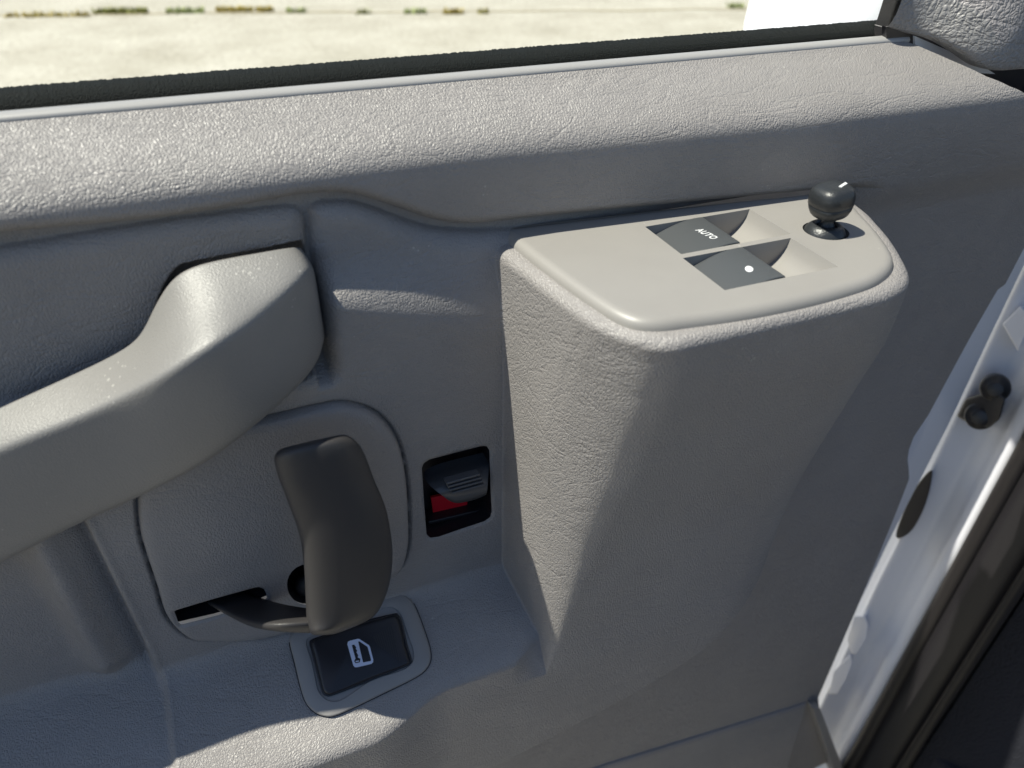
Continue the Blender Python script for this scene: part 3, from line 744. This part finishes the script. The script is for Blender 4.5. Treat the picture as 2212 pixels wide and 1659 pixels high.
# mirror joystick: socket cup, stalk, soft square knob
def lathe(name, prof, c, mat, parent, axis=Vector((0, 0, 1)), seg=40, sq=None):
    rot = Vector((0, 0, 1)).rotation_difference(axis).to_matrix(); secs = []
    for r, z in prof:
        s = []
        for k in range(seg):
            a = 2*math.pi*k/seg; cx, sy = math.cos(a), math.sin(a)
            if sq: e = sq; cx = math.copysign(abs(cx)**e, cx); sy = math.copysign(abs(sy)**e, sy)
            s.append(Vector(c)+rot @ Vector((r*cx, r*sy, z)))
        secs.append(s)
    v_, f_ = loft(secs); return mesh(name, v_, f_, mat, parent)
kx, ky = kc[0], kc[1]
js = lathe('mirror_joystick', [(.0125, -.010), (.0125, -.003), (.0116, .0002), (.0096, .0032), (.0076, .0046), (.0066, .0048), (.0060, .0044), (.0055, .001), (.0045, -.001)], (kx-.0006, ky, ZP-.0005), 'knob', plate)
js['label'] = 'black mirror adjusting joystick with square knob'
ax = Vector((-.10, .02, 1)).normalized()
lathe('stalk', [(.0050, .000), (.0046, .004), (.0036, .0055), (.0028, .0075), (.0028, .010), (.0034, .016)], (kx, ky, ZP-.001), 'knob', js, ax, 24)
kb = Vector((kx, ky, ZP))+ax*.0092
kp = [(.004, 0), (.0112, .0006), (.0126, .0022), (.0141, .0058), (.0147, .0092), (.0143, .0094), (.0150, .0100), (.0152, .0150), (.0144, .0195), (.0122, .0226), (.0080, .0238), (.0035, .0239), (.0005, .0239)]
lathe('knob', [(a*.735, b*.75) for a, b in kp], kb, 'knob', js, ax, 48, .72)
tk = kb+ax*.0178
prism('knob_mark', [atz(u, v, tk.z+.0007) for u, v in [(1812, 402), (1818, 404), (1831, 396), (1826, 393)]], (0, 0, -.002), 'white_print', js)

# ================================================================== CAR BODY beside the open door
body = thing('parked_van', 'white van with its door pillar, black rubber seal and door check beside the open door', 'van', (.80, -.05, .1))
prof = [(.80, .30), (.79, .12), (.786, .075), (.775, .052), (.762, .040), (.772, .028), (.783, .016), (.780, -.002), (.770, -.016), (.772, -.030), (.80, -.036)]
pr = catmull(prof, 5)
zz = np.linspace(1.6, .0, 50); vs = []; fs = []
for z in zz:
    for x, y in pr:
        dx = .006*math.exp(-((z-.62)/.05)**2)*math.exp(-((y-.03)/.02)**2)-.004*math.exp(-((z-.42)/.02)**2)
        vs.append((x+dx, y, z))
n = len(pr)
for i in range(len(zz)-1):
    for j in range(n-1): a = i*n+j; fs.append((a, a+1, a+1+n, a+n))
mesh('door_pillar', vs, fs, 'paint', body)
def tube_strip(name, pr, z0, z1, mat, parent):
    secs = [[(x, y, z) for x, y in pr] for z in np.linspace(z0, z1, 30)]
    v_, f_ = loft(secs); return mesh(name, v_, f_, mat, parent)
cir = lambda cx, cy, rx, ry: [(cx+rx*math.cos(a), cy+ry*math.sin(a)) for a in np.linspace(0, 2*math.pi, 16, endpoint=False)]
tube_strip('rubber_seal', cir(.770, -.042, .010, .010), 0, 1.6, 'rubber', body)
tube_strip('pillar_trim', [(.768, -.052), (.775, -.060), (.772, -.085), (.80, -.10), (.86, -.10), (.86, -.052)], 0, 1.6, 'trim_dark', body)
tube_strip('inner_seal_lip', cir(.778, -.104, .009, .007), 0, 1.6, 'rubber', body)
tube_strip('kick_panel', [(.79, -.11), (.85, -.20), (1.10, -.60), (1.2, -.60), (.9, -.1)], 0, 1.3, 'carpet', body)
box('floor_carpet', (.80, -1.2, -.0+.25), (1.6, -.10, .33), 'carpet', body, .01)
# unseen dark floor and side slabs behind the camera, added to cut fill light
box('bounce_block_floor', (-1.6, -1.9, .40), (.78, -.82, .46), 'carpet', body, .01)
box('bounce_block_footwell', (.22, -1.9, .35), (1.3, -.36, .41), 'carpet', body, .01)  # added out of view to weaken ground bounce on the lower door
box('bounce_block_side', (-1.6, -1.95, .3), (1.5, -1.88, 1.2), 'trim_dark', body, .01)
# door check: black bracket with two bolt heads
q = lambda u, v, y: Vector(aty(u, v, y))
def bolt(c, r, name, parent):
    prof = [(r, -.01), (r, .004), (r*.9, .0065), (r*.62, .007), (r*.60, .011), (r*.45, .012), (.0002, .012)]
    return lathe(name, prof, c, 'bolt', parent, Vector((-.8, -.5, .35)).normalized(), 28)
ck = mesh('door_check', *loft([[Vector(atx(u, v, x)) for u, v in [(2066, 900), (2085, 862), (2115, 852), (2150, 838), (2172, 862), (2160, 905), (2135, 925), (2100, 918)]] for x in (.742, .79)]), 'bolt', body, True)
ck['label'] = 'black door check bracket with two bolts'; bevel(ck, .003, 3)
bolt(atx(2150, 838, .750), .0150, 'bolt_head', ck); bolt(atx(2117, 898, .747), .0155, 'bolt_head', ck)
def on_pillar(px, x0, th, name, mat, bev=.003, n=4):
    pts = catmull(px, n, True); secs = [[Vector(atx(u, v, x)) for u, v in pts] for x in (x0, x0+th)]
    o = mesh(name, *loft(secs), mat, body, True, 50); bevel(o, bev, 3, 40); return o
on_pillar([(2012, 1015), (2010, 1050), (1995, 1100), (1970, 1145), (1945, 1162), (1935, 1155), (1950, 1110), (1980, 1050)], .748, .04, 'cable_grommet', 'rubber')
on_pillar([(1868, 1330), (1876, 1350), (1872, 1380), (1850, 1415), (1838, 1410), (1830, 1380), (1845, 1330)], .750, .03, 'lower_bracket', 'paint', .002, 1)
on_pillar([(1838, 1412), (1842, 1432), (1828, 1470), (1810, 1500), (1790, 1500), (1800, 1450)], .758, .03, 'hinge_leaf', 'paint', .002, 1)
on_pillar([(2175, 690), (2205, 660), (2230, 690), (2200, 760), (2165, 700)], .755, .02, 'upper_bracket', 'paint', .002, 1)


# ================================================================== WEEDS in the paving joint
def weed(u, v, wpx, n, tint, label):
    c = atz(u, v+3, 0); wd = wpx/F*np.linalg.norm(c-CAM)*.5
    m = mat_base('weed_leaves', tint, 0.7)[0]
    vs = []; fs = []
    for i in range(n):
        px = c+jd*wd*(2*(i+random.random())/n-1)*.9+jn*random.gauss(0, .02); a = random.uniform(0, 6.28); ln = random.uniform(.02, .065); wb = random.uniform(.006, .014)
        dr = np.array([math.cos(a), math.sin(a), 0]); sd2 = np.array([-dr[1], dr[0], 0]); lean = random.uniform(.2, .9)
        k = len(vs); vs += [px-sd2*wb, px+sd2*wb, px+dr*ln*lean*.5+sd2*wb*.8+[0, 0, ln*.7], px+dr*ln*lean*.5-sd2*wb*.8+[0, 0, ln*.7], px+dr*ln*lean+[0, 0, ln]]
        fs += [(k, k+1, k+2, k+3), (k+3, k+2, k+4)]
    me = bpy.data.meshes.new('weed_tuft'); me.from_pydata([tuple(map(float, v-c)) for v in vs], [], fs)
    me.materials.append(m); o = bpy.data.objects.new('weed_tuft', me); COL.objects.link(o); o.location = c
    o['label'] = label; o['category'] = 'weed'; o['group'] = 'weeds in the paving joint'
Y1 = (.42, .34, .09); G1c = (.28, .32, .12)
for a in [(105, 33, 150, 120, Y1, 'low flat strip of yellow weeds at the far left of the paving joint'),
          (262, 26, 100, 260, (.24, .25, .06), 'widest and densest yellow green weed clump, left of the window view'),
          (400, 25, 70, 130, G1c, 'green weed clump just right of the widest clump in the joint'),
          (507, 22, 75, 160, Y1, 'yellow weed clump in the middle of the row beyond the window'),
          (573, 22, 34, 70, Y1, 'small round yellow weed tuft right of the middle clump'),
          (640, 24, 40, 50, G1c, 'small pale green weed tuft between two gaps of bare joint'),
          (784, 27, 26, 30, (.25, .26, .08), 'tiny lone weed tuft in the long bare stretch of joint'),
          (897, 26, 45, 80, G1c, 'green weed tuft third from the right in the joint'),
          (979, 27, 42, 80, Y1, 'yellow weed tuft beside the rightmost tiny tuft'),
          (1043, 26, 24, 30, (.28, .25, .07), 'tiny yellow weed tuft ending the row on the right'),
          (1590, 14, 34, 40, G1c, 'lone faint green weed tuft near the white mirror')]:
    weed(*a)
